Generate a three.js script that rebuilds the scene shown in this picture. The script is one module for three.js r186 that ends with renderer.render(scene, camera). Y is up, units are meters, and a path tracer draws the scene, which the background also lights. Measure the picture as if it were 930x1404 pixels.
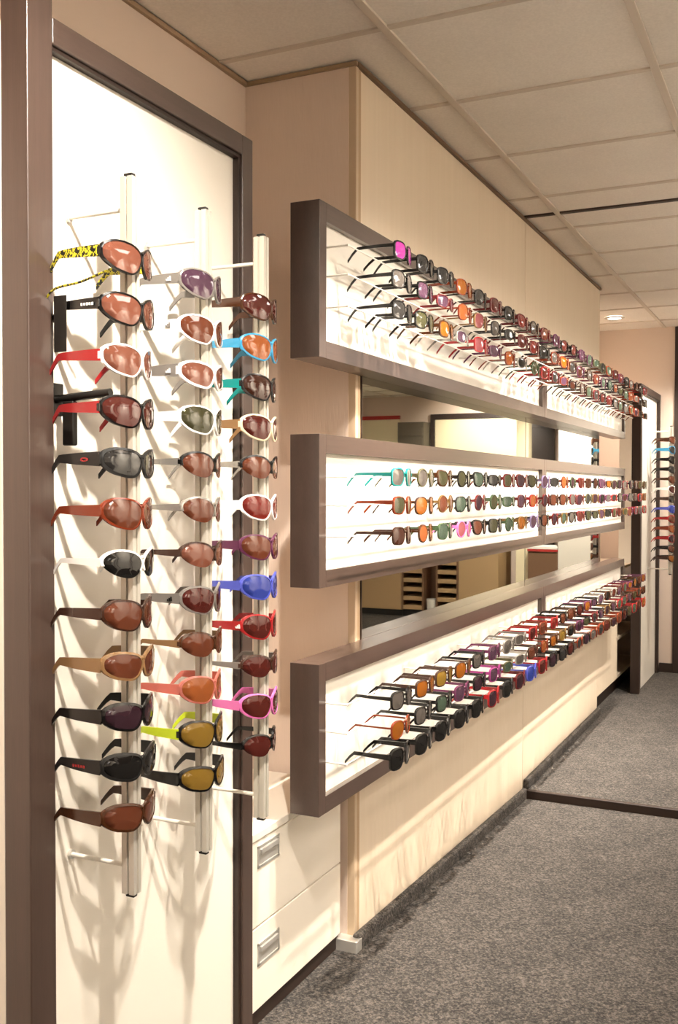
import * as THREE from 'three';
import { RectAreaLightUniformsLib } from 'three/addons/lights/RectAreaLightUniformsLib.js';
import { RoundedBoxGeometry } from 'three/addons/geometries/RoundedBoxGeometry.js';
import { mergeGeometries, toCreasedNormals } from 'three/addons/utils/BufferGeometryUtils.js';

RectAreaLightUniformsLib.init();
const scene = new THREE.Scene();
scene.background = new THREE.Color(0x0b0a09);
const rad = THREE.MathUtils.degToRad;

// ---------- camera ----------
const HC = 1.3555;
const camera = new THREE.PerspectiveCamera(2 * Math.atan(702 / 1388) * 180 / Math.PI, 930 / 1404, 0.05, 60);
camera.rotation.order = 'YXZ';
camera.position.set(0, HC, 0);
camera.rotation.set(rad(-1.246), rad(25.31), rad(0.1));
scene.add(camera);

// ---------- renderer, exposure ----------
const renderer = new THREE.WebGLRenderer({ antialias: true });
renderer.toneMapping = THREE.LinearToneMapping;
renderer.toneMappingExposure = 1.4;
renderer.shadowMap.enabled = true;

// ---------- light levels (the fittings themselves are built further down) ----------
const SPOT_COLOR = new THREE.Color().setRGB(1.0, 0.915, 0.81);
const FILL_PANEL_COLOR = new THREE.Color().setRGB(1.0, 0.91, 0.83);
const SPOT_CD = 16.5, FILL_PANEL_NIT = 6, TRACK_CD = 6.4, BOUNCE_CD = 26, WASH_CD = 17;  // ceiling panel and across-the-shop levels belong to added fill light
// ceiling spots in front of the display wall: [x, z, aim x, aim y, aim z, candela factor]
const SPOTS = [[-0.36, -0.92, -1.27, 1.45, -1.40, 1]];
// row of small spots along the display wall, all tilted to the wall
const TRACK = { x: 0.58, z0: -2.5, step: 0.25, n: 17, aimX: -1.23, aimY: 1.46 };
// unseen ceiling panels added over the open shop floor for soft fill
const FILL_PANELS = [[1.4, 1.2], [1.4, -1.6], [1.7, -4.6], [1.7, -7.4], [1.9, -10.4]];

// ---------- helpers ----------
let seed = 7;
function rnd() { seed |= 0; seed = seed + 0x6D2B79F5 | 0; let t = Math.imul(seed ^ seed >>> 15, 1 | seed); t = t + Math.imul(t ^ t >>> 7, 61 | t) ^ t; return ((t ^ t >>> 14) >>> 0) / 4294967296; }
const used = {};
function numbered(name) { if (!(name in used)) { used[name] = 0; return name; } used[name]++; return name + '_' + String(used[name]).padStart(3, '0'); }
function shade(o) { o.castShadow = true; o.receiveShadow = true; return o; }
function add(name, geometry, material, parent, pos) {
  const m = shade(new THREE.Mesh(geometry, material)); m.name = parent ? name : numbered(name);
  if (pos) m.position.set(...pos);
  (parent || scene).add(m); return m;
}
function thing(name, label, category, pos = [0, 0, 0], group) {
  const o = new THREE.Group(); o.name = numbered(name); o.position.set(...pos); o.userData = { label, category };
  if (group) o.userData.group = group;
  scene.add(o); return o;
}
function struct(name, label) { const o = new THREE.Group(); o.name = name; o.userData = { kind: 'structure', label, category: name.split('_')[0] }; scene.add(o); return o; }
const boxCache = {};
function boxG(w, h, d, r = 0.002) {
  const k = [w, h, d, r].map(v => v.toFixed(4)).join();
  return boxCache[k] ||= (r > 0 ? new RoundedBoxGeometry(w, h, d, 1, Math.min(r, w / 2.1, h / 2.1, d / 2.1)) : new THREE.BoxGeometry(w, h, d));
}
// box given by its limits, in the coordinates of its parent
function slab(name, [x0, x1], [y0, y1], [z0, z1], material, parent, r = 0.002) {
  const g = boxG(Math.abs(x1 - x0), Math.abs(y1 - y0), Math.abs(z1 - z0), r);
  return add(name, g, material, parent, [(x0 + x1) / 2, (y0 + y1) / 2, (z0 + z1) / 2]);
}
function worldUV(g, ax, ay, s = 1) { const p = g.attributes.position, uv = new Float32Array(p.count * 2); for (let i = 0; i < p.count; i++) { uv[2 * i] = p.getComponent(i, ax) * s; uv[2 * i + 1] = p.getComponent(i, ay) * s; } g.setAttribute('uv', new THREE.BufferAttribute(uv, 2)); return g; }
const rodCache = {};
function rodG(r, l, seg = 8) { return rodCache[[r, l.toFixed(4), seg]] ||= new THREE.CylinderGeometry(r, r, l, seg); }
function rod(name, a, b, r, material, parent, seg = 8) {
  const A = new THREE.Vector3(...a), B = new THREE.Vector3(...b), d = B.clone().sub(A), m = add(name, rodG(r, d.length(), seg), material, parent);
  m.position.copy(A).addScaledVector(d, 0.5); m.quaternion.setFromUnitVectors(new THREE.Vector3(0, 1, 0), d.normalize()); return m;
}
function tex(n, fn, repeat, srgb = true) {
  const a = new Uint8Array(n * n * 4);
  for (let j = 0; j < n; j++) for (let i = 0; i < n; i++) { const c = fn(i, j); const k = 4 * (j * n + i); a[k] = c[0]; a[k + 1] = c[1]; a[k + 2] = c[2]; a[k + 3] = 255; }
  const t = new THREE.DataTexture(a, n, n); t.wrapS = t.wrapT = THREE.RepeatWrapping; t.magFilter = THREE.LinearFilter; t.minFilter = THREE.LinearMipmapLinearFilter; t.generateMipmaps = true;
  if (srgb) t.colorSpace = THREE.SRGBColorSpace; if (repeat) t.repeat.set(...repeat); t.needsUpdate = true; return t;
}
function noiseGrid(n, cell) { // tiling value noise
  const m = Math.max(1, Math.round(n / cell)), v = Float32Array.from({ length: m * m }, rnd);
  return (i, j) => { const x = i / n * m, y = j / n * m, x0 = Math.floor(x), y0 = Math.floor(y), fx = x - x0, fy = y - y0, s = t => t * t * (3 - 2 * t), g = (a, b) => v[(b % m) * m + (a % m)];
    const a = g(x0, y0) * (1 - s(fx)) + g(x0 + 1, y0) * s(fx), b = g(x0, y0 + 1) * (1 - s(fx)) + g(x0 + 1, y0 + 1) * s(fx); return a * (1 - s(fy)) + b * s(fy); };
}

// ---------- materials ----------
const std = (color, roughness = 0.6, extra = {}) => new THREE.MeshStandardMaterial({ color, roughness, ...extra });
const carpetMap = (() => { const a = noiseGrid(512, 2), b = noiseGrid(512, 5), c = noiseGrid(512, 64), d = noiseGrid(512, 3); return tex(512, (i, j) => { const v = 0.42 * a(i, j) + 0.42 * b(i, j) + 0.10 * c(i, j); const k = d(i, j); const l = 26 + 82 * Math.min(1, Math.max(0, (v - 0.16) / 0.62)); return [l * (0.99 + 0.05 * k), l * 0.94, l * (0.89 - 0.04 * k)]; }); })();
const carpetBump = (() => { const a = noiseGrid(512, 2), b = noiseGrid(512, 5); return tex(512, (i, j) => { const v = 255 * (0.5 * a(i, j) + 0.5 * b(i, j)); return [v, v, v]; }, null, false); })();
const veneerMap = (() => { const a = noiseGrid(512, 6), b = noiseGrid(512, 24), c = noiseGrid(512, 128); return tex(512, (i, j) => { const v = 0.5 * a(i, j >> 5) + 0.3 * b(i, j >> 3) + 0.2 * c(i, j); return [226 + 8 * v, 208 + 9 * v, 183 + 11 * v]; }); })();
const plasterBump = (() => { const a = noiseGrid(256, 2), b = noiseGrid(256, 9); return tex(256, (i, j) => { const v = 255 * (0.6 * a(i, j) + 0.4 * b(i, j)); return [v, v, v]; }, null, false); })();
const tileMap = (() => { const a = noiseGrid(256, 2), b = noiseGrid(256, 40); return tex(256, (i, j) => { const v = 0.7 * a(i, j) + 0.3 * b(i, j); return [236 + 14 * v, 229 + 14 * v, 219 + 14 * v]; }); })();
const brownMap = (() => { const a = noiseGrid(256, 3), b = noiseGrid(256, 32); return tex(256, (i, j) => { const v = 0.5 * a(i, j) + 0.5 * b(i, j); return [66 + 12 * v, 50 + 11 * v, 43 + 10 * v]; }); })();
const M = {
  carpet: std(0xffffff, 1, { map: carpetMap, bumpMap: carpetBump, bumpScale: 0.002 }),
  veneer: std(0xffffff, 0.5, { map: veneerMap }),
  paint: std(0xdfcbbb, 0.85, { bumpMap: plasterBump, bumpScale: 0.0006 }),
  tile: std(0xffffff, 0.95, { map: tileMap }),
  tee: std(0xd6cabb, 0.55),
  teeDark: std(0x3a2c22, 0.6),
  brown: new THREE.MeshPhysicalMaterial({ color: 0xffffff, roughness: 0.4, map: brownMap, clearcoat: 0.8, clearcoatRoughness: 0.24 }),
  brownDark: std(0x2e2019, 0.5),
  whitePanel: std(0xefe8db, 0.3),
  whiteLam: std(0xf3eadb, 0.4),
  trimWood: std(0xc9b194, 0.5),
  steel: std(0xd6d3cc, 0.3, { metalness: 0.6 }),
  alu: std(0xcfc9bd, 0.35, { metalness: 0.35 }),
  whiteWire: std(0xf2ece0, 0.35),
  black: std(0x16130f, 0.45),
  mirror: std(0xe8ebe4, 0.015, { metalness: 1 }),
  tan: std(0xb99a70, 0.6), tanDark: std(0x7a5a40, 0.6), cream: std(0xf1e4c0, 0.6), grayPanel: std(0x6d6456, 0.6), red: std(0xb8322c, 0.5), paper: std(0xf4efe6, 0.8),
  clip: new THREE.MeshPhysicalMaterial({ color: 0xf4f2ec, roughness: 0.15, transmission: 0.6 }),
};

// ---------- key measures ----------
const H = 2.6, W = -1.2304, XR = -1.6, ZP = -2.706, ZJ = -4.61, ZE = -6.36, ZF = -8.08, ZB = -12.6, YP = -0.038;

// ---------- floor ----------
{
  const f = struct('floor', 'grey brown speckled carpet in front of the display wall');
  const flat = worldUV(new THREE.BoxGeometry(6.2, 0.12, 5.206 - 0.0).translate(1.4, -0.06, 2.5 - 2.603), 0, 2, 1.7);
  // gently falling strip up to the platform
  const sh = new THREE.Shape([[0, 0], [-(ZJ - ZP), -0.075], [-(ZJ - ZP), -0.2], [0, -0.2]].map(p => new THREE.Vector2(...p)));
  const ramp = worldUV(new THREE.ExtrudeGeometry(sh, { depth: 6.2, bevelEnabled: false }).rotateY(Math.PI / 2).translate(-1.7, 0, ZP), 0, 2, 1.7);
  add('carpet', mergeGeometries([flat.toNonIndexed(), ramp]), M.carpet, f);
  const p = struct('floor_platform', 'slightly raised carpeted platform behind the dark step edge');
  p.userData.category = 'platform';
  add('carpet', worldUV(new THREE.BoxGeometry(6.2, 0.15, 8.1).translate(1.4, YP - 0.075, ZJ - 4.05), 0, 2, 1.7), M.carpet, p);
  slab('step_edge', [W + 0.002, 4.4], [-0.09, YP + 0.003], [ZJ + 0.022, ZJ - 0.004], M.brownDark, p, 0.004);
}

// ---------- ceiling ----------
{
  const c = struct('ceiling', 'suspended ceiling of cream mineral tiles in a metal grid');
  slab('ceiling_slab', [-1.7, 4.5], [H + 0.09, H + 0.2], [2.5, ZB], M.tile, c, 0);
  const xs = [-1.6]; for (let x = -1.071; x < 4.4; x += 0.624) xs.push(x); xs.push(4.4);
  const zs = [2.5]; for (let z = 1.934; z > -4.3; z -= 0.578) zs.push(z); // ... -4.424
  const z2 = [2.5]; for (let k = -8; k <= 3; k++) z2.push(-2.545 - 0.578 * k); z2.push(-4.558); for (let k = 0; k < 14; k++) { const z = -4.836 - 0.578 * k; if (z > ZB + 0.1) z2.push(z); } z2.push(ZB);
  const gc = {};
  const tileG = (w, d) => gc[w.toFixed(3) + d.toFixed(3)] ||= worldUV(new RoundedBoxGeometry(w, 0.02, d, 1, 0.004), 0, 2, 1.7);
  const mats = [0, 1, 2].map(i => { const m = M.tile.clone(); m.color.setScalar([0.97, 1, 0.985][i]); return m; });
  for (let i = 0; i + 1 < xs.length; i++) for (let j = 0; j + 1 < z2.length; j++) {
    const x0 = xs[i] + 0.006, x1 = xs[i + 1] - 0.006, z0 = z2[j] - 0.006, z1 = z2[j + 1] + 0.006;
    if (z0 - z1 < 0.03) continue;
    add('ceiling_tile', tileG(x1 - x0, z0 - z1), mats[Math.floor(rnd() * 3)], c, [(x0 + x1) / 2, H + 0.014, (z0 + z1) / 2]);
  }
  for (let i = 1; i + 1 < xs.length; i++) slab('ceiling_tee', [xs[i] - 0.012, xs[i] + 0.012], [H - 0.003, H + 0.03], [2.5, ZB], M.tee, c, 0.001);
  for (let j = 1; j + 1 < z2.length; j++) {
    const dark = Math.abs(z2[j] + 4.558) < 1e-6;
    for (let i = 0; i + 1 < xs.length; i++) slab(dark ? 'ceiling_joint' : 'ceiling_tee', [xs[i] + 0.012, xs[i + 1] - 0.012], [H - (dark ? 0.004 : 0.002), H + 0.03], [z2[j] - (dark ? 0.013 : 0.01), z2[j] + (dark ? 0.013 : 0.01)], dark ? M.teeDark : M.tee, c, 0.001);
  }
}

// ---------- walls ----------
{
  const r = struct('wall_recess', 'pinkish beige painted wall behind the framed panel');
  slab('plaster', [XR - 0.1, XR], [-0.3, H + 0.09], [2.5, ZB], M.paint, r, 0);
  const l = struct('wall_left', 'display wall clad in cream veneer panels');
  slab('core', [XR, W - 0.02], [-0.3, H + 0.09], [ZP, ZE], M.paint, l, 0);
  const uv = (m) => worldUV(m.geometry = m.geometry.clone(), 2, 1, 0.8);
  for (const [z0, z1] of [[ZP - 0.042, ZJ + 0.003], [ZJ - 0.003, ZE]]) {
    uv(slab('wall_panel', [W - 0.02, W], [1.6, H + 0.003], [z0, z1], M.veneer, l, 0.003));
    uv(slab('wall_panel', [W - 0.02, W], [-0.2, 0.86], [z0, z1], M.veneer, l, 0.003));
    uv(slab('wall_panel', [W - 0.02, W], [0.862, 1.598], [z0, z1], M.veneer, l, 0.003));
  }
  slab('end_panel', [XR, W], [-0.3, H + 0.09], [ZE, ZE - 0.012], M.veneer, l, 0.002);
  const t = struct('trim_1', 'light wooden corner strip on the end of the display wall');
  slab('corner_strip', [W - 0.03, W + 0.004], [0.0, H], [ZP - 0.001, ZP - 0.02], M.trimWood, t, 0.003);
  slab('corner_bead', [W - 0.03, W + 0.002], [0.0, H], [ZP - 0.0215, ZP - 0.041], std(0xb89a78, 0.5), t, 0.003);
  // wall angle under the ceiling, browned to stand in for the shadow line
  const a = struct('trim_2', 'thin wall angle along the ceiling edge with painted shadow line');
  const angle = std(0x9c8367, 0.5);
  slab('wall_angle', [XR, XR + 0.012], [H - 0.012, H], [2.5, ZP], angle, a, 0.001);
  slab('wall_angle', [XR + 0.012, W + 0.01], [H - 0.012, H], [ZP + 0.01, ZP], angle, a, 0.001);
  slab('wall_angle', [W, W + 0.012], [H - 0.012, H], [ZP, ZE], std(0x6b5138, 0.5), a, 0.001);
  const b = struct('baseboard_left', 'carpet-covered skirting at the foot of the display wall');
  for (const [y0, z0, z1, y1] of [[0, ZP + 0.012, ZJ, -0.075], [YP, ZJ - 0.006, ZE, YP]]) {
    const g = new RoundedBoxGeometry(0.026, 0.05, Math.abs(z1 - z0), 2, 0.01).translate(W + 0.013, 0.02, (z0 + z1) / 2), p = g.attributes.position;
    for (let i = 0; i < p.count; i++) p.setY(i, p.getY(i) + y0 + (y1 - y0) * (p.getZ(i) - z0) / (z1 - z0));
    worldUV(g, 2, 1, 1.7); for (let i = 0; i < p.count; i++) g.attributes.uv.setY(i, 1.7 * (p.getY(i) - p.getX(i)));
    add('skirting', g, M.carpet, b);
  }
  slab('corner_cap', [W - 0.045, W + 0.028], [-0.003, 0.035], [ZP + 0.036, ZP - 0.004], M.steel, b, 0.004);
  const f = struct('wall_far', 'pinkish beige partition at the end of the display wall');
  slab('plaster', [XR, -0.99], [-0.2, H + 0.09], [ZF, ZF - 0.12], M.paint, f, 0);
  const d = struct('trim_3', 'dark brown post ending the far partition');
  slab('post', [-0.992, -0.86], [YP, H], [ZF + 0.02, ZF - 0.14], M.brownDark, d, 0.004);
  const bf = struct('baseboard_far', 'dark brown skirting along the far partition');
  slab('skirting', [-1.09, -0.992], [YP, YP + 0.07], [ZF + 0.014, ZF], M.brownDark, bf, 0.003);
  const bright = std(0xf2e9de, 0.8);
  const wr = struct('wall_right', 'beige painted wall on the open side of the shop'); slab('plaster', [3.68, 3.8], [-0.3, H + 0.09], [2.5, ZB], bright, wr, 0);
  const wb = struct('wall_back', 'beige painted wall behind the viewer'); slab('plaster', [-1.7, 4.5], [-0.3, H + 0.09], [2.6, 2.5], bright, wb, 0);
  const we = struct('wall_end', 'beige painted wall at the deep end of the shop'); slab('plaster', [-1.7, 4.5], [-0.3, H + 0.09], [ZB, ZB - 0.1], M.paint, we, 0);
}

// ---------- mirrors between the display boxes ----------
for (const [y0, y1, where] of [[1.46, 1.73, 'upper and middle'], [0.88, 1.14, 'middle and lower']])
  for (const [z0, z1, s] of [[ZP - 0.044, ZJ + 0.002, 'drawer'], [ZJ - 0.002, ZE + 0.002, 'far']]) {
    const m = thing('mirror', `mirror strip on the wall between ${where} display boxes, ${s} half`, 'mirror', [W, y0, (z0 + z1) / 2]);
    slab('glass', [0.0008, 0.0052], [0, y1 - y0], [(z0 - z1) / 2, (z1 - z0) / 2], M.mirror, m, 0.0008);
    slab('edge', [0.0002, 0.006], [0, y1 - y0], [(z0 - z1) / 2, (z0 - z1) / 2 + 0.004], M.teeDark, m, 0);
  }

// ---------- framed display panels ----------
function displayUnit(label, xF, top, bottom, zNear, zFar, post, bar, xPanel, xBack, bodyBottom, wood = M.brown) {
  const u = thing('framed_display', label, 'framed display', [xF, bottom, zNear]);
  const h = top - bottom, L = zFar - zNear, dx = xPanel - xF;
  slab('cabinet_body', [xBack - xF, xF - 0.0615 - xF], [bodyBottom - bottom, h - 0.02], [-0.001, L + 0.001], M.whiteLam, u, 0.002);
  slab('frame_bar', [-0.061, 0], [0, h + post], [0, -bar], wood, u, 0.003);
  slab('frame_bar', [-0.061, 0], [0, h], [L + 0.049, L], wood, u, 0.003);
  slab('frame_bar', [-0.061, 0], [h - 0.048, h], [-bar, L + 0.049], wood, u, 0.003);
  slab('frame_bead', [-0.061, -0.007], [h - 0.056, h - 0.048], [-bar, L + 0.049], M.brownDark, u, 0.001);
  slab('frame_bead', [-0.061, -0.007], [0, h - 0.056], [L + 0.049 + 0.008, L + 0.049], M.brownDark, u, 0.001);
  slab('panel', [-0.06, dx], [0.0, h - 0.056], [-bar, L + 0.049 + 0.008], M.whitePanel, u, 0.001);
  return u;
}
displayUnit('tall brown-framed white panel beside the white drawers', -1.25, 2.2034, 0.001, -1.372, -2.1503, 0.12, 0.066, -1.272, XR + 0.002, 0.001);
const farUnit = displayUnit('brown-framed white panel standing before the far partition', -1.09, 2.085, YP + 0.001, -7.11, -8.05, 0, 0.06, -1.112, -1.235, 0.86, M.brownDark);

// ---------- drawer cabinet ----------
{
  const d = thing('drawer_cabinet', 'low white cabinet with two drawers tucked against the wall end', 'cabinet', [-1.262, 0, -2.153]);
  const L = -0.53;
  slab('body', [-0.33, -0.02], [0.045, 0.476], [0, L - 0.003], M.whiteLam, d);
  slab('worktop', [-0.33, 0.004], [0.477, 0.499], [0, L - 0.003], M.whiteLam, d, 0.003);
  slab('plinth', [-0.33, -0.008], [0.001, 0.044], [0, L], M.brownDark, d);
  for (const [y0, y1, hy] of [[0.258, 0.474, 0.432], [0.046, 0.254, 0.184]]) {
    const f = slab('drawer', [-0.019, 0], [y0, y1], [-0.001, L], M.whiteLam, d, 0.002);
    const cy = (y0 + y1) / 2, cz = (L - 0.001) / 2, q = (x, y, z) => [x + 0.0095, hy + y - cy, -0.095 + z - cz];
    const fr = [boxG(0.004, 0.007, 0.112, 0.001).clone().translate(...q(0.001, 0.025, 0)), boxG(0.004, 0.007, 0.112, 0.001).clone().translate(...q(0.001, -0.025, 0)), boxG(0.004, 0.057, 0.007, 0.001).clone().translate(...q(0.001, 0, 0.0525)), boxG(0.004, 0.057, 0.007, 0.001).clone().translate(...q(0.001, 0, -0.0525)), boxG(0.0012, 0.044, 0.1, 0).clone().translate(...q(0.0004, 0, 0)).toNonIndexed()].map(g => g.index ? g.toNonIndexed() : g);
    add('handle', mergeGeometries(fr), M.steel, f);
    add('finger_grip', boxG(0.008, 0.016, 0.09, 0.003), M.steel, f, q(0.003, 0.012, 0));
  }
}

// ---------- glasses ----------
const SH = { // half width, half height, lens centre, exponent, wrap radius, rim, temple heights, temple length
  sport: { a: 0.0365, b: 0.0255, c: 0.0385, n: 3.2, R: 0.088, rim: 0.0028, th: [0.021, 0.017, 0.009], L: 0.122, wrap: 1 },
  halfrim: { a: 0.036, b: 0.0235, c: 0.038, n: 2.6, R: 0.088, rim: 0.003, th: [0.015, 0.010, 0.007], L: 0.122, wrap: 1, half: 1 },
  slab: { a: 0.036, b: 0.022, c: 0.0385, n: 3.4, R: 0.092, rim: 0.0042, th: [0.026, 0.020, 0.009], L: 0.124, wrap: 1 },
  big: { a: 0.0285, b: 0.0262, c: 0.038, n: 3.2, R: 0.19, rim: 0.0034, th: [0.015, 0.011, 0.008], L: 0.138 },
  round: { a: 0.0245, b: 0.0235, c: 0.034, n: 2.1, R: 0.22, rim: 0.0022, th: [0.006, 0.005, 0.006], L: 0.138 },
  square: { a: 0.0265, b: 0.0215, c: 0.0365, n: 3.4, R: 0.2, rim: 0.003, th: [0.010, 0.008, 0.007], L: 0.138 },
  pilot: { a: 0.0275, b: 0.0245, c: 0.037, n: 2.5, R: 0.18, rim: 0.0018, th: [0.005, 0.004, 0.006], L: 0.138, droop: 1 },
  cateye: { a: 0.027, b: 0.021, c: 0.0365, n: 2.6, R: 0.2, rim: 0.0032, th: [0.014, 0.009, 0.007], L: 0.138, cat: 1 },
  narrow: { a: 0.0275, b: 0.0165, c: 0.037, n: 3.0, R: 0.17, rim: 0.0026, th: [0.011, 0.008, 0.006], L: 0.138 },
};
const SHAPE_WORD = { sport: 'wraparound', halfrim: 'half-rim', slab: 'thick-armed', round: 'round', square: 'square', big: 'oversized', pilot: 'teardrop', cateye: 'upswept', narrow: 'narrow' };
const geoCache = {};
function quadGeo(rows, closeRow, closeCol, crease = 0.9) { // grid of points to surface
  const pos = [], n = rows.length, m = rows[0].length, R = closeRow ? n : n - 1, C = closeCol ? m : m - 1;
  for (let i = 0; i < R; i++) for (let j = 0; j < C; j++) { const a = rows[i][j], b = rows[(i + 1) % n][j], c = rows[(i + 1) % n][(j + 1) % m], d = rows[i][(j + 1) % m]; pos.push(...a, ...b, ...c, ...a, ...c, ...d); }
  const capIt = (r, flip) => { for (let j = 1; j + 1 < m; j++) flip ? pos.push(...r[0], ...r[j + 1], ...r[j]) : pos.push(...r[0], ...r[j], ...r[j + 1]); };
  if (!closeRow && closeCol) { capIt(rows[0], false); capIt(rows[n - 1], true); }
  const g = new THREE.BufferGeometry(); g.setAttribute('position', new THREE.Float32BufferAttribute(pos, 3)); return toCreasedNormals(g, crease);
}
function glassesGeo(kind, fine) {
  const key = kind + fine; if (geoCache[key]) return geoCache[key];
  const s = SH[kind], N = fine ? 32 : 20;
  const sp = (v, n) => Math.sign(v) * Math.pow(Math.abs(v), 2 / n);
  const outline = (t) => { // right lens, z > 0 is outward
    let z = s.a * sp(Math.cos(t), s.n), y = s.b * sp(Math.sin(t), s.n); const f = z / s.a;
    if (s.wrap) { y *= f > 0 ? 1 - 0.36 * f * f : 1 - 0.06 * f * f; y += 0.006 * f; if (f < 0 && y < 0) z += 0.009 * (-f) * (-y / s.b); }
    else { if (f < 0 && y < 0) z += 0.006 * (-f) * (-y / s.b); if (s.droop && y < 0) y -= 0.002 * (1 + f) ; if (s.droop && y > 0) y *= 0.82; if (s.cat && f > 0 && y > 0) { y += 0.006 * f; z += 0.004 * f; } }
    return [z, y];
  };
  const map = (z, y, off) => [-(z * z) / (2 * s.R) - (y * y) / 0.3 + off, y, z];
  const lens = (sd) => { // thin curved shell
    const rr = [0.001, 0.55, 1.02], front = [], back = [];
    for (const q of rr) { const f = [], b = []; for (let i = 0; i < N; i++) { const [z, y] = outline(i / N * 2 * Math.PI); f.push(map((s.c + z * q) * sd, y * q, 0.0004)); b.push(map((s.c + z * q) * sd, y * q, -0.0012)); } front.push(f); back.push(b); }
    const rows = [...front, ...back.reverse()];
    return quadGeo(sd > 0 ? rows.reverse() : rows, false, true, 1.2);
  };
  const parts = [];
  for (const sd of [1, -1]) {
    const rows = [], M0 = s.half ? Math.round(N * 0.62) : N;
    for (let i = 0; i < (s.half ? M0 + 1 : N); i++) {
      const t = s.half ? -0.35 + (Math.PI + 0.55) * i / M0 : i / N * 2 * Math.PI;
      const [z, y] = outline(t), l = Math.hypot(z / s.a, y / s.b) || 1, oz = z + s.rim * (z / s.a) / l, oy = y + s.rim * (y / s.b) / l;
      rows.push([map((s.c + z * 0.985) * sd, y * 0.985, 0.0016), map((s.c + oz) * sd, oy, 0.0012), map((s.c + oz) * sd, oy, -0.0032), map((s.c + z * 0.985) * sd, y * 0.985, -0.003)]);
    }
    parts.push(quadGeo(sd > 0 ? rows : rows.map(r => [...r].reverse()), !s.half, true));
  }
  // bridge, end pieces, nose pads
  const by = s.b * 0.42, inner = s.c - s.a + 0.001, br = [];
  for (let i = 0; i <= 6; i++) { const z = -inner + 2 * inner * i / 6, y = by + 0.003 * (1 - (2 * i / 6 - 1) ** 2), r = Math.max(0.0016, s.rim * 0.6); const [x] = map(z, y, 0); br.push([[x + r, y - r, z], [x + r, y + r, z], [x - r, y + r, z], [x - r, y - r, z]]); }
  parts.push(quadGeo(br, false, true));
  const hy = s.wrap ? 0.0055 : 0.003 + s.th[0] / 2, hz = s.c + s.a + s.rim + (s.cat ? 0.003 : 0), [hx] = map(hz, hy, 0);
  for (const sd of [1, -1]) {
    parts.push(new THREE.BoxGeometry(0.008, s.th[0] * 0.62, 0.006).translate(hx - 0.002, hy, sd * (hz - 0.002)).toNonIndexed());
    parts.push(new THREE.SphereGeometry(0.0032, 6, 5).scale(0.6, 1.5, 0.6).translate(map(inner, 0, 0)[0] - 0.007, -0.004, sd * (inner - 0.0035)).toNonIndexed());
  }
  for (const p of parts) { p.deleteAttribute('uv'); if (!p.attributes.normal) p.computeVertexNormals(); }
  const temple = (sd) => {
    const rows = [], K = fine ? 12 : 8;
    for (let i = 0; i <= K; i++) {
      const t = i / K, e = t < 0.45 ? t / 0.45 : (t - 0.45) / 0.55, h = t < 0.45 ? s.th[0] + (s.th[1] - s.th[0]) * e : s.th[1] + (s.th[2] - s.th[1]) * e;
      const drop = t > 0.74 ? -0.03 * Math.pow((t - 0.74) / 0.26, 1.25) : 0, x = hx - s.L * (t > 0.74 ? 0.74 + (t - 0.74) * 0.86 : t), y = hy + (s.th[1] - s.th[0]) * 0.0 + drop + (h - s.th[0]) / 2 * -0.2 , z = sd * (hz - 0.001 + 0.003 * Math.sin(t * Math.PI) - 0.009 * t * t), w = 0.0017;
      rows.push([[x, y - h / 2, z + w], [x, y + h / 2, z + w], [x, y + h / 2, z - w], [x, y - h / 2, z - w]]);
    }
    return quadGeo(rows.map(r => [...r].reverse()), false, true);
  };
  const o = { frame: mergeGeometries(parts), lens: [lens(1), lens(-1)], temple: [temple(1), temple(-1)], hinge: [hx, hy, hz], s };
  return geoCache[key] = o;
}
const fm = {}, lm = {};
// frame colours: [hex, roughness, transmission]
const FC = {
  'black': [0x090808, 0.25], 'matte black': [0x100f0e, 0.5], 'white': [0xf4f1ec, 0.25], 'brown': [0x3a2116, 0.25], 'rust': [0x7a3018, 0.2], 'tortoise': [0x42230f, 0.2], 'tan': [0x8a6844, 0.25], 'grey': [0x77716b, 0.3], 'silver': [0xb9b5ae, 0.25],
  'red': [0x9c1f22, 0.25], 'coral': [0xe58f80, 0.25, 0.5], 'pink': [0xd86cae, 0.25], 'neon yellow': [0xc6d828, 0.35], 'blue': [0x3a93bd, 0.25], 'violet': [0x4c55b4, 0.25], 'plum': [0x5a2745, 0.25], 'magenta': [0x8f3070, 0.25], 'cream': [0xe8d6b4, 0.3], 'teal': [0x1f9c98, 0.2, 0.3], 'green': [0x3c4f34, 0.25], 'clear': [0xe9e4da, 0.15, 0.6], 'maroon': [0x651f22, 0.25], 'olive': [0x4d4a2e, 0.3], 'gold': [0x8f6e40, 0.3], 'lilac': [0x85779c, 0.25], 'gunmetal': [0x3b3a3a, 0.25],
};
const LC = { brown: [0x6d3a26, 0.3], 'rose brown': [0x7d4a39, 0.22], 'dark brown': [0x3d1f15, 0.25], grey: [0x343230, 0.3], smoke: [0x6a625b, 0.45], 'dark grey': [0x171615, 0.15], amber: [0xa8631f, 0.45], gold: [0x97762f, 0.4], orange: [0xb06434, 0.45], red: [0x7d2a22, 0.35], 'dark red': [0x55201a, 0.3], purple: [0x573a4c, 0.35], plum: [0x37202a, 0.25], magenta: [0x8c2a70, 0.2], blue: [0x34449a, 0.3], green: [0x4c5c4c, 0.4], olive: [0x4a4830, 0.4], pink: [0xa0565a, 0.4] };
function frameMat(n) { if (!fm[n]) { const [c, r, t] = FC[n]; fm[n] = new THREE.MeshPhysicalMaterial({ color: c, roughness: r, metalness: ['silver', 'gold', 'gunmetal'].includes(n) ? 0.7 : 0, transmission: t || 0, clearcoat: 0.3, clearcoatRoughness: 0.15 }); } return fm[n]; }
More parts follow.
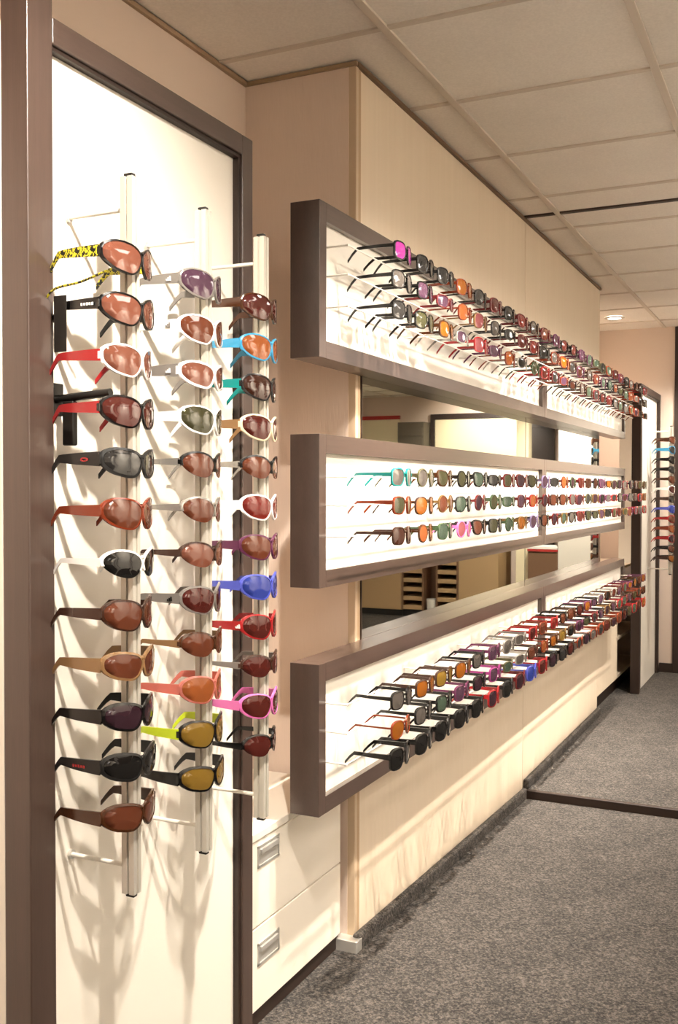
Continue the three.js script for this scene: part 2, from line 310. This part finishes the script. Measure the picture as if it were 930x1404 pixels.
function lensMat(n) { if (!lm[n]) { const [c, t] = LC[n]; lm[n] = new THREE.MeshPhysicalMaterial({ color: c, roughness: 0.03, transmission: t, ior: 1.6, clearcoat: 0.5, clearcoatRoughness: 0.05 }); } return lm[n]; }
const dotMap = (() => { const a = noiseGrid(64, 5), b = noiseGrid(64, 11); return tex(64, (i, j) => 0.6 * a(i, j) + 0.4 * b(i, j) > 0.52 ? [200, 188, 44] : [20, 18, 14]); })();
const patterned = std(0xffffff, 0.4, { map: dotMap });
function glasses(kind, frame, lens, temple, label, group, [x, y, z], turn = 0, fine = false, logo) {
  const g = glassesGeo(kind, fine), o = thing('sunglasses', label, 'sunglasses', [x, y, z], group);
  o.rotation.y = turn;
  add('frame', g.frame, frameMat(frame), o);
  for (const i of [0, 1]) add('lens', g.lens[i], lensMat(lens), o);
  for (const i of [0, 1]) {
    const t = add('temple', g.temple[i], temple === 'patterned' ? patterned : frameMat(temple), o);
    if (temple === 'patterned' && !g.temple[i].attributes.uv) worldUV(g.temple[i], 0, 1, 30);
    if (temple !== frame) t.userData.label = `${temple} arm`;
    if (logo && i === 0) { // small badge on the arm that faces the shop
      const [hx, hy, hz] = g.hinge, b = add('logo', logo.g, frameMat(logo.c), t, [hx - logo.d, hy - 0.001, hz + 0.0036]);
      b.userData.label = `${logo.c} badge`;
    }
  }
  return o;
}
const ovalLogo = (() => { const s = new THREE.Shape(); s.absellipse(0, 0, 0.0085, 0.0038, 0, Math.PI * 2); const h = new THREE.Path(); h.absellipse(0, 0, 0.0048, 0.0016, 0, Math.PI * 2); s.holes.push(h); return new THREE.ExtrudeGeometry(s, { depth: 0.0012, bevelEnabled: false, curveSegments: 12 }); })();
const triLogo = (() => { const gs = []; for (const [x, h] of [[-0.004, 0.004], [0, 0.0065], [0.004, 0.009]]) { const s = new THREE.Shape([[x - 0.0015, -0.004], [x + 0.0015, -0.004], [x + 0.0005, h - 0.004], [x - 0.0025, h - 0.004]].map(p => new THREE.Vector2(...p))); gs.push(new THREE.ExtrudeGeometry(s, { depth: 0.001, bevelEnabled: false })); } return mergeGeometries(gs); })();
const wordLogo = mergeGeometries([-0.012, -0.006, 0, 0.006, 0.012].map((x, i) => new THREE.BoxGeometry(0.0036, 0.005 - 0.0006 * (i % 2), 0.001).translate(x, 0, 0.0005)));
const ORD = ['first', 'second', 'third', 'fourth', 'fifth', 'sixth', 'seventh', 'eighth', 'ninth', 'tenth', 'eleventh', 'twelfth', 'thirteenth', 'fourteenth', 'fifteenth', 'sixteenth', 'seventeenth', 'eighteenth', 'nineteenth', 'twentieth', 'twenty-first', 'twenty-second', 'twenty-third', 'twenty-fourth', 'twenty-fifth', 'twenty-sixth'];

// ---------- pole stands in front of the framed panels ----------
const poleG = {};
function poleGeo(L) { // grooved aluminium profile
  if (poleG[L]) return poleG[L];
  const s = new THREE.Shape(), w = 0.0135, d = 0.011, gr = 0.0025;
  s.moveTo(-w, -d); s.lineTo(-gr, -d); s.lineTo(-gr, -d + 0.004); s.lineTo(gr, -d + 0.004); s.lineTo(gr, -d); s.lineTo(w, -d); s.lineTo(w, -gr); s.lineTo(w - 0.004, -gr); s.lineTo(w - 0.004, gr); s.lineTo(w, gr); s.lineTo(w, d); s.lineTo(gr, d); s.lineTo(gr, d - 0.004); s.lineTo(-gr, d - 0.004); s.lineTo(-gr, d); s.lineTo(-w, d); s.lineTo(-w, -d);
  return poleG[L] = new THREE.ExtrudeGeometry(s, { depth: L, bevelEnabled: false }).rotateX(-Math.PI / 2);
}
function stand(label, group, xp, y0, y1, z, xw, rods, ys, reach) {
  const o = thing('eyewear_stand', label, 'display stand', [xp, y0, z], group);
  add('pole', poleGeo(+(y1 - y0).toFixed(3)), M.alu, o);
  for (const [y, s] of [[y1 - y0, 1], [0, -1]]) add('end_cap', boxG(0.019, 0.007, 0.012, 0.002), M.black, o, [0, y + s * 0.0036, 0]);
  for (const y of rods) {
    rod('wall_rod', [-0.010, y - y0, 0], [xw - xp + 0.0005, y - y0, 0], 0.0042, M.whiteWire, o, 10);
    const c = add('mount', rodG(0.009, 0.006, 14), M.steel, o, [xw - xp + 0.0032, y - y0, 0]); c.rotation.z = Math.PI / 2;
  }
  for (const y of ys) rod('peg', [0.010, y - y0, 0], [reach, y - y0, 0], 0.003, M.clip, o);
  return o;
}
const POLES = [
  ['by the thick bar', -1.502, [1.767, 0.768], [
    ['sport', 'black', 'rose brown', 'patterned', 'black, yellow-speckled'], ['sport', 'black', 'rose brown', 'black', 'black, pale-lettered', { g: wordLogo, c: 'white', d: 0.022 }], ['sport', 'white', 'rose brown', 'red', 'white with red arms'], ['sport', 'black', 'dark red', 'red', 'black with red arms'],
    ['slab', 'matte black', 'grey', 'matte black', 'matte black, red-badged', { g: ovalLogo, c: 'red', d: 0.030 }], ['sport', 'rust', 'brown', 'rust', 'glossy rust-orange'], ['halfrim', 'white', 'dark grey', 'white', 'white half-rim'], ['sport', 'brown', 'brown', 'brown', 'plain brown'],
    ['slab', 'tan', 'brown', 'tan', 'translucent tan'], ['slab', 'black', 'plum', 'black', 'black with plum lenses'], ['slab', 'matte black', 'dark grey', 'matte black', 'matte black with red lettering', { g: wordLogo, c: 'red', d: 0.045 }], ['slab', 'tortoise', 'brown', 'tortoise', 'brown tortoise']]],
  ['at mid panel', -1.744, [1.765, 0.775], [
    ['sport', 'grey', 'purple', 'grey', 'grey with purple lenses', { g: triLogo, c: 'white', d: 0.02 }], ['sport', 'white', 'brown', 'white', 'white with brown lenses', { g: triLogo, c: 'grey', d: 0.02 }], ['slab', 'white', 'rose brown', 'grey', 'white with broad grey arms', { g: triLogo, c: 'white', d: 0.02 }], ['sport', 'white', 'olive', 'white', 'white with olive lenses'],
    ['halfrim', 'black', 'brown', 'silver', 'black half-rim with silver arms'], ['halfrim', 'silver', 'brown', 'silver', 'silver half-rim'], ['halfrim', 'brown', 'rose brown', 'brown', 'brown half-rim'], ['sport', 'grey', 'dark red', 'grey', 'grey with dark red lenses', { g: triLogo, c: 'black', d: 0.02 }],
    ['halfrim', 'tortoise', 'brown', 'tan', 'tortoise half-rim with tan arms'], ['sport', 'coral', 'orange', 'coral', 'translucent coral'], ['sport', 'black', 'gold', 'neon yellow', 'black with neon yellow arms'], ['slab', 'black', 'gold', 'black', 'black with golden lenses']]],
  ['beside the drawers', -1.980, [1.758, 0.788], [
    ['sport', 'tortoise', 'dark red', 'tortoise', 'dark tortoise'], ['sport', 'blue', 'orange', 'blue', 'bright blue'], ['sport', 'gunmetal', 'dark brown', 'teal', 'dark grey with teal arms'], ['sport', 'cream', 'dark red', 'tan', 'cream with tan arms'],
    ['halfrim', 'black', 'brown', 'silver', 'black half-rim with silver arms'], ['sport', 'white', 'red', 'white', 'white with red lenses'], ['sport', 'plum', 'brown', 'plum', 'plum'], ['sport', 'violet', 'blue', 'violet', 'violet-blue'],
    ['sport', 'red', 'dark red', 'red', 'bright red', { g: triLogo, c: 'white', d: 0.004 }], ['halfrim', 'brown', 'dark red', 'grey', 'brown half-rim with grey arms'], ['sport', 'pink', 'dark red', 'pink', 'bubblegum pink'], ['halfrim', 'black', 'dark red', 'black', 'black half-rim']]]];
const XP = -1.13;
for (const [where, z, [ya, yb], list] of POLES) {
  const ys = list.map((_, i) => ya + (yb - ya) * i / (list.length - 1));
  stand(`grooved aluminium pole ${where}, holding twelve sunglasses`, 'pole stands on the framed panel', XP, 0.617, 1.919, z, -1.272, [1.862, 0.666], ys.map(y => y + 0.0105), 0.0235);
  list.forEach(([k, f, l, t, words, logo], i) => glasses(k, f, l, t, `${words} sunglasses, ${ORD[i]} down the pole ${where}`, 'sunglasses on the pole stands', [XP + 0.0265, ys[i], z], (rnd() - 0.5) * 0.1, true, logo));
}
// cord with tag and a black bracket behind the first pole
{
  const c = thing('lanyard', 'black and yellow neck cord with black hang tag behind the sunglasses', 'cord', [-1.205, 1.70, -1.458]);
  const curve = new THREE.CatmullRomCurve3([[0.085, 0.035, 0.035], [0.03, 0.02, 0.038], [-0.03, 0.01, 0.04], [-0.055, -0.012, 0.035], [-0.06, -0.03, 0.03]].map(p => new THREE.Vector3(...p)));
  add('cord_loop', worldUV(new THREE.TubeGeometry(curve, 24, 0.0022, 6), 0, 1, 40), patterned, c);
  slab('tag', [-0.03, -0.002], [-0.10, 0.0], [0.036, 0.038], M.black, c, 0.0006);
  const b = thing('wall_bracket', 'black T-shaped bracket fixed to the white panel behind sunglasses', 'bracket', [-1.272, 1.52, -1.485]);
  rod('arm', [0.01, 0.0, 0.03], [0.135, 0.008, 0.03], 0.0075, M.black, b);
  slab('stem', [0.03, 0.055], [-0.085, -0.004], [0.022, 0.036], M.black, b, 0.003);
  slab('back_plate', [0.0003, 0.012], [-0.03, 0.03], [0.01, 0.05], M.black, b, 0.002);
}
// stand before the far partition
{
  const n = 13, ys = Array.from({ length: n }, (_, i) => 1.715 - 0.0705 * i), z = -7.6, xp = -0.955;
  stand('pale pole stand of sunglasses in front of the far framed panel', undefined, xp, 0.755, 1.814, z, -1.112, [1.78, 0.79], ys.map(y => y + 0.0105), 0.0235);
  const fl = [['tortoise', 'brown'], ['blue', 'grey'], ['black', 'dark grey'], ['black', 'grey'], ['tortoise', 'brown'], ['white', 'dark red'], ['brown', 'grey'], ['violet', 'blue'], ['red', 'brown'], ['rust', 'orange'], ['red', 'plum'], ['black', 'brown'], ['brown', 'amber']];
  fl.forEach(([f, l], i) => glasses(i % 3 ? 'sport' : 'slab', f, l, f, `${f} sunglasses, ${ORD[i]} from the top on the far pole stand`, 'sunglasses on the far stand', [xp + 0.0265, ys[i], z], 0));
}

// ---------- long display boxes ----------
const BX = -1.1406, BB = W + 0.006, ZN = -2.295, ZM = -4.626, ZX = -6.79, ROWS = [0.088, 0.014, -0.066];
const BOXES = [['upper', 2.088, 1.692], ['middle', 1.498, 1.105], ['lower', 0.911, 0.520]];
const RAIL_X = -1.088;
for (const [nm, y1, y0] of BOXES) {
  const yc = (y1 + y0) / 2;
  for (const [z0, z1, half] of [[ZN, ZM, 'drawer'], [ZM - 0.003, ZX, 'far']]) {
    const o = thing('display_box', `${nm} long brown display box with white back, ${half}-end half`, 'display box', [BX, y0, z0], 'wall display boxes');
    const d = BB - BX, h = y1 - y0, L = z1 - z0, t = 0.048, e = 0.04;
    slab('top_bar', [d, 0], [h - t, h], [-e, L + e], M.brown, o, 0.0006);
    slab('bottom_bar', [d, 0], [0, 0.044], [-e, L + e], M.brown, o, 0.0006);
    slab('end_bar', [d, 0], [0, h], [0, -e], M.brown, o, 0.0012);
    slab('end_bar', [d, 0], [0, h], [L, L + e], M.brown, o, 0.0012);
    slab('back_panel', [d, -0.017], [0.044, h - t], [-e, L + e], M.whitePanel, o, 0.0005);
    for (const r of ROWS) {
      const y = yc + r + 0.003 - 0.0022 - y0;
      rod('rail', [RAIL_X - BX, y, -e - 0.012], [RAIL_X - BX, y, L + e + 0.012], 0.002, M.whiteWire, o);
      for (const z of [...(half === 'drawer' ? [-e - 0.014] : []), ...[2.5, 5.5, 8.5, 11.5, 14.5, 17.5, 20.5].map(i => -2.492 - 0.1725 * i - z0).filter(q => q < -0.1 && q > L + 0.1), ...(half === 'far' ? [L + e + 0.006] : [])]) { rod('rail_arm', [-0.0175, y - 0.001, z], [RAIL_X - BX + 0.002, y - 0.001, z], 0.0026, M.whiteWire, o); }
    }
    rod('upright', [-0.0135, 0.046, -e - 0.014], [-0.0135, h - t - 0.05, -e - 0.014], 0.0036, M.whiteWire, o);
  }
}
const NEAR = {
  upper: [
    'square black magenta,square black dark grey,square gunmetal dark grey,square rust amber,pilot gunmetal grey,square maroon dark red,square black dark grey,cateye maroon red,round brown smoke,square maroon brown,round plum plum',
    'square black smoke,square black purple,narrow maroon purple,pilot rust orange,pilot gold pink,pilot gunmetal smoke,narrow black grey,square maroon dark red,square maroon red,cateye black dark grey',
    'square black grey,square black olive,square tortoise amber,narrow silver purple,square red pink,narrow plum purple,pilot rust orange,narrow silver dark grey,round green olive,square red dark red'],
  middle: [
    'square teal smoke,round olive smoke,cateye tortoise olive,round black olive,cateye black green,narrow black grey,square maroon olive,cateye maroon plum,cateye black olive,round lilac purple,narrow black grey,round rust orange',
    'square rust olive,pilot brown amber,round gold brown,pilot gunmetal green,round maroon plum,round green olive,narrow green green,square maroon purple,square red orange,round maroon plum,square brown brown',
    'square brown dark brown,round tortoise orange,square green green,round pink clear,cateye black brown,square black olive,round green green,square gold amber,round lilac purple,square black brown,round maroon plum'],
  lower: [
    'square black smoke,square brown amber,square brown gold,pilot brown amber,square black smoke,square plum purple,pilot silver smoke,narrow grey smoke,square red dark red,square rust brown,square red red,cateye black brown,square tortoise brown',
    'pilot rust amber,square black smoke,square black green,square plum purple,square black plum,square magenta purple,narrow olive green,narrow silver smoke,square brown brown,round rust orange,square tortoise amber,square gold gold',
    'square black dark grey,square black dark grey,narrow black dark grey,square black dark grey,square black dark grey,square red plum,square matte_black dark grey,narrow maroon plum,narrow violet blue,square red dark red,square black plum,narrow black grey'],
};
const FPOOL = { upper: ['black', 'black', 'maroon', 'brown', 'gunmetal', 'olive', 'tortoise', 'plum', 'rust'], middle: ['black', 'maroon', 'olive', 'brown', 'gold', 'green', 'red', 'plum', 'gunmetal', 'tortoise'], lower: ['black', 'red', 'brown', 'gold', 'silver', 'plum', 'tortoise', 'rust', 'black', 'maroon'] };
const LPOOL = ['brown', 'dark grey', 'dark brown', 'smoke', 'amber', 'plum', 'dark red', 'olive', 'grey', 'purple', 'green'];
const KPOOL = ['square', 'round', 'narrow', 'pilot', 'cateye', 'square'];
const pick = a => a[Math.floor(rnd() * a.length)];
const NG = 25;
for (const [nm, y1, y0] of BOXES) ROWS.forEach((r, ri) => {
  const list = NEAR[nm][ri].split(',').map(s => { const [k, f, ...l] = s.split(' '); return [k, f.replace('_', ' '), l.join(' ')]; });
  const rowWord = ['top', 'middle', 'bottom'][ri];
  for (let i = 0; i < NG; i++) {
    let [k, f, l] = list[i] || [pick(KPOOL), pick(FPOOL[nm]), pick(LPOOL)];
    if (l === 'clear') l = 'pink';
    if (i === NG - 1 && nm === 'upper' && ri === 0) [k, f, l] = ['square', 'red', 'pink'];
    if (nm === 'lower' && ri === 2 && (k === 'square' || k === 'cateye' || k === 'narrow')) k = 'big';
    const z = -2.492 - 0.1725 * i + (i ? (rnd() - 0.5) * 0.012 : 0);
    glasses(k, f, l, f, `${f} ${SHAPE_WORD[k]} sunglasses, ${l} lenses, ${ORD[i]} from drawers, ${rowWord} row, ${nm} box`, `sunglasses in the ${nm} display box`, [-0.984 + (rnd() - 0.5) * 0.004, (y1 + y0) / 2 + r, z], (rnd() - 0.5) * 0.09);
  }
});

// ---------- low cabinet with open shelf beyond the display wall ----------
{
  const c = thing('shelf_cabinet', 'low cream cabinet with open dark shelf beyond the display wall', 'cabinet', [W - 0.005, YP, ZE - 0.014]);
  const L1 = -0.72, L2 = -1.66;
  slab('door', [-0.018, 0], [0.1, 0.84], [0, L1], M.veneer, c);
  slab('body', [-0.36, -0.02], [0.1, 0.84], [0, L1 + 0.01], M.veneer, c);
  slab('plinth', [-0.36, -0.03], [0.002, 0.1], [0, L2], M.brownDark, c);
  slab('back', [-0.36, -0.34], [0.1, 0.84], [L1 + 0.008, L2], M.veneer, c);
  for (const y of [0.1, 0.36, 0.62]) slab('shelf', [-0.34, 0], [y, y + 0.02], [L1 + 0.008, L2], M.veneer, c);
  slab('top', [-0.36, 0.002], [0.842, 0.862], [0, L2], M.veneer, c);
  slab('brown_block', [-0.3, -0.1], [0.863, 1.15], [-0.45, -0.62], M.brown, c, 0.003);  // solid dark brown block standing on the cabinet top
}

// ---------- the deep end of the shop, seen in the mirrors ----------
{
  const bd = thing('notice_board', 'cream board with dark brown frame on the deep end wall', 'board', [1.5, 1.3, ZB + 0.03]);
  slab('board', [-0.62, 0.6], [-0.6, 0.98], [-0.025, 0.0], M.cream, bd); slab('frame_bar', [-0.62, 0.66], [0.98, 1.05], [-0.028, 0.02], M.brownDark, bd); slab('frame_bar', [0.6, 0.66], [-0.6, 0.98], [-0.028, 0.02], M.brownDark, bd);
  const gp = thing('slatted_cabinet', 'tall grey-brown cabinet with horizontal slats at the deep end', 'cabinet', [2.36, YP, ZB + 0.25]);
  slab('carcass', [-0.18, 0.18], [0.002, 2.28], [-0.24, 0.0], M.grayPanel, gp);
  for (let i = 0; i < 16; i++) slab('slat', [-0.17, 0.17], [0.15 + i * 0.13, 0.25 + i * 0.13], [0, 0.012], M.grayPanel, gp, 0.003);
  const cb = thing('wall_board', 'cream wall board with a red top strip at the deep end', 'board', [3.0, 1.3, ZB + 0.03]);
  slab('board', [-0.4, 0.5], [-0.7, 1.0], [-0.025, 0], M.cream, cb); slab('strip', [-0.4, 0.5], [1.0, 1.05], [-0.025, 0.012], M.red, cb);
  const dp = thing('dark_door', 'dark brown door leaf at the deep end wall', 'door', [0.66, YP, ZB + 0.03]);
  slab('leaf', [-0.14, 0.16], [0.002, 2.18], [-0.028, 0.01], M.brownDark, dp); slab('frame_bar', [-0.16, 0.18], [2.18, 2.24], [-0.028, 0.02], M.brownDark, dp); add('knob', new THREE.SphereGeometry(0.022, 12, 8), M.steel, dp, [-0.1, 1.05, 0.028]);
  const wp = thing('lit_panel', 'bright white display panel behind the far partition', 'display panel', [-0.3, YP, -10.2]);
  slab('panel', [-0.56, 0.22], [0.5, 2.2], [-0.03, 0], M.whitePanel, wp); slab('base', [-0.56, 0.22], [0.002, 0.5], [-0.05, 0.0], M.brown, wp); slab('frame_bar', [-0.6, 0.26], [2.2, 2.25], [-0.05, 0.01], M.brown, wp);
  // reception desk made of separate pedestals
  const desk = (x0, x1, label, slats) => {
    const o = thing('desk_pedestal', label, 'desk', [(x0 + x1) / 2, YP, -10.4]), w = (x1 - x0) / 2;
    slab('plinth', [-w, w], [0.002, 0.07], [-0.5, -0.03], M.black, o);
    if (slats) { slab('side_panel', [-w, -w + 0.02], [0.07, 0.8], [-0.5, 0], M.tanDark, o); slab('side_panel', [w - 0.02, w], [0.07, 0.8], [-0.5, 0], M.tanDark, o); slab('back_panel', [-w + 0.02, w - 0.02], [0.07, 0.8], [-0.5, -0.48], M.brownDark, o); for (let i = 0; i < 7; i++) slab('tray', [-w + 0.02, w - 0.02], [0.08 + i * 0.1, 0.125 + i * 0.1], [-0.48, -0.004], M.tan, o); }
    else slab('front_panel', [-w, w], [0.07, 0.8], [-0.5, 0], M.tan, o);
    slab('top', [-w, w], [0.8, 0.83], [-0.52, 0.015], M.cream, o);
  };
  desk(1.705, 2.6, 'wide tan desk pedestal with a plain front', false); desk(1.44, 1.70, 'tan desk pedestal with trays next to the plain pedestal', true); desk(1.045, 1.30, 'tan desk pedestal with trays beside the counter gap', true); desk(0.6, 1.04, 'short tan desk pedestal with a plain front', false);
  const kn = thing('knee_panel', 'dark brown panel between the two tray pedestals', 'panel', [1.37, YP, -10.62]); slab('board', [-0.065, 0.065], [0.002, 0.8], [-0.02, 0], M.tanDark, kn); slab('foot', [-0.065, 0.065], [0.001, 0.03], [-0.06, 0.04], M.tanDark, kn);
  const cup = thing('waste_bin', 'small white bin in front of the brown knee panel', 'bin', [1.36, YP, -10.45]); add('bin', new THREE.LatheGeometry([[0, 0.002], [0.05, 0.002], [0.06, 0.2], [0.056, 0.2], [0.047, 0.01], [0, 0.01]].map(p => new THREE.Vector2(...p)), 20), M.paper, cup); add('rim', new THREE.TorusGeometry(0.058, 0.004, 6, 20).rotateX(Math.PI / 2), M.steel, cup, [0, 0.2, 0]);
  const post = thing('room_post', 'pale cream square post beside the red-edged counter', 'post', [0.355, YP, -10.5]); slab('shaft', [-0.065, 0.065], [0.03, H - YP - 0.006], [-0.065, 0.065], M.cream, post, 0.004); slab('foot', [-0.075, 0.075], [0.002, 0.03], [-0.075, 0.075], M.brownDark, post);
  const ct = thing('sales_counter', 'brown counter with a red edge and white top', 'counter', [0.0, YP, -10.35]); slab('front_panel', [-0.29, 0.27], [0.002, 0.76], [-0.4, 0], M.tanDark, ct); slab('red_edge', [-0.3, 0.275], [0.76, 0.785], [-0.41, 0.01], M.red, ct); slab('top', [-0.3, 0.275], [0.785, 0.81], [-0.41, 0.01], M.paper, ct);
}

// ---------- unseen displays across the shop, added to bounce light onto the ceiling ----------
for (let i = 0; i < 4; i++) {
  const z = 0.6 - 2.3 * i, o = thing('added_bounce_display', `added brown-framed white bounce display across the shop, ${ORD[i]} from the entrance`, 'framed display', [3.6, z < ZJ + 1 ? YP : 0, z], 'added bounce displays across the shop');
  slab('panel', [0.002, 0.06], [0.5, 2.3], [-0.95, 0.95], M.whitePanel, o); slab('base', [-0.02, 0.06], [0.002, 0.5], [-1, 1], M.brown, o);
  for (const s of [-1, 1]) slab('frame_bar', [-0.02, 0.06], [0.5, 2.35], [s * 0.95, s], M.brown, o);
  slab('frame_bar', [-0.02, 0.06], [2.3, 2.35], [-0.95, 0.95], M.brown, o);
}

// ---------- light fittings ----------
const glowSpot = new THREE.MeshStandardMaterial({ color: 0xfff3dd, emissive: SPOT_COLOR, emissiveIntensity: 6, roughness: 0.5 });
const glowFillPanel = new THREE.MeshStandardMaterial({ color: 0xfff6e8, emissive: FILL_PANEL_COLOR, emissiveIntensity: 2.2, roughness: 0.5 });
const ringG = new THREE.LatheGeometry([[0.048, 0], [0.07, 0], [0.07, -0.006], [0.05, -0.008], [0.048, 0]].map(p => new THREE.Vector2(...p)), 28);
function downlight(x, z, label, aim, cd, angle, penumbra, group = 'recessed ceiling spotlights', size = 1, soft = 1.1) {
  const o = thing('ceiling_spotlight', label, 'ceiling light', [x, H - 0.003, z], group);
  add('ring', ringG, M.steel, o).scale.set(size, 1, size); add('lamp_glass', rodG(0.047, 0.005, 24), glowSpot, o, [0, -0.0035, 0]).scale.set(size, 1, size);
  const s = new THREE.SpotLight(SPOT_COLOR, cd, 0, angle, penumbra, 2); s.name = 'spot_beam'; s.position.set(0, -0.02, 0); s.castShadow = true; s.shadow.radius = soft; s.shadow.mapSize.set(1024, 1024); s.shadow.bias = -0.0005;
  s.target.name = 'spot_aim'; s.target.position.set(aim[0] - x, aim[1] - H + 0.003, aim[2] - z); o.add(s, s.target);
}
SPOTS.forEach(([x, z, ax, ay, az, k]) => downlight(x, z, 'recessed spotlight aimed at the tall framed panel', [ax, ay, az], SPOT_CD * k, rad(40), 0.8));
for (let i = 0; i < TRACK.n; i++) {
  const z = TRACK.z0 - TRACK.step * i;
  downlight(TRACK.x, z, `small recessed spotlight, ${ORD[i]} of the row facing the display boxes`, [TRACK.aimX, TRACK.aimY, z], TRACK_CD, rad(24), 0.95, 'row of small spotlights along the display wall', 0.62, 7);
}
for (let i = 0; i < 4; i++) downlight(2.6, 0.6 - 2.3 * i, `added fill spotlight on the bounce display across the shop, ${ORD[i]} from the entrance`, [3.6, 1.75, 0.6 - 2.3 * i], BOUNCE_CD, rad(50), 0.6);  // unseen spots added to light the bounce displays
[[-2.34, -2.5], [-2.52, -3.05], [-4.5, -3.9], [-4.62, -4.45], [-4.9, -4.9], [-5.3, -5.3], [-5.75, -5.75], [-6.2, -6.2]].forEach(([z, az], i) => downlight(-0.475, z, `recessed wall washer close to the display boxes, ${ORD[i]} from the drawers`, [-1.16, 0.5, az], WASH_CD, rad(31), 0.9, 'wall washers close to the boxes', 0.7, 1));
downlight(-1.334, -7.449, 'lit round downlight in the ceiling by the far partition', [-1.2, 0, -7.5], 4, rad(55), 0.6);
downlight(-0.45, -7.3, 'recessed spotlight aimed at the far framed panel', [-1.1, 1.3, -7.6], 11, rad(45), 0.6);
downlight(1.1, -11.6, 'recessed spotlight aimed at the cream board', [1.4, 1.9, -12.6], 10, rad(45), 0.6);
downlight(-0.3, -9.4, 'recessed spotlight aimed at the bright white panel', [-0.3, 1.5, -10.2], 16, rad(48), 0.6);
FILL_PANELS.forEach(([x, z], i) => {  // out-of-view panels added as soft fill
  const o = thing('added_fill_panel', `added flush fill-light ceiling panel, ${ORD[i]} along the open shop floor`, 'ceiling light', [x, H - 0.004, z], 'added fill-light ceiling panels');
  slab('diffuser', [-0.28, 0.28], [-0.006, -0.001], [-0.56, 0.56], glowFillPanel, o, 0);
  for (const s of [-1, 1]) { slab('frame_bar', [s * 0.28, s * 0.305], [-0.01, 0.001], [-0.585, 0.585], M.tee, o, 0.001); slab('frame_bar', [-0.28, 0.28], [-0.01, 0.001], [s * 0.56, s * 0.585], M.tee, o, 0.001); }
  const l = new THREE.RectAreaLight(FILL_PANEL_COLOR, FILL_PANEL_NIT, 0.56, 1.12); l.name = 'fill_light'; l.position.set(0, -0.012, 0); l.rotation.x = -Math.PI / 2; o.add(l);
});

renderer.render(scene, camera);
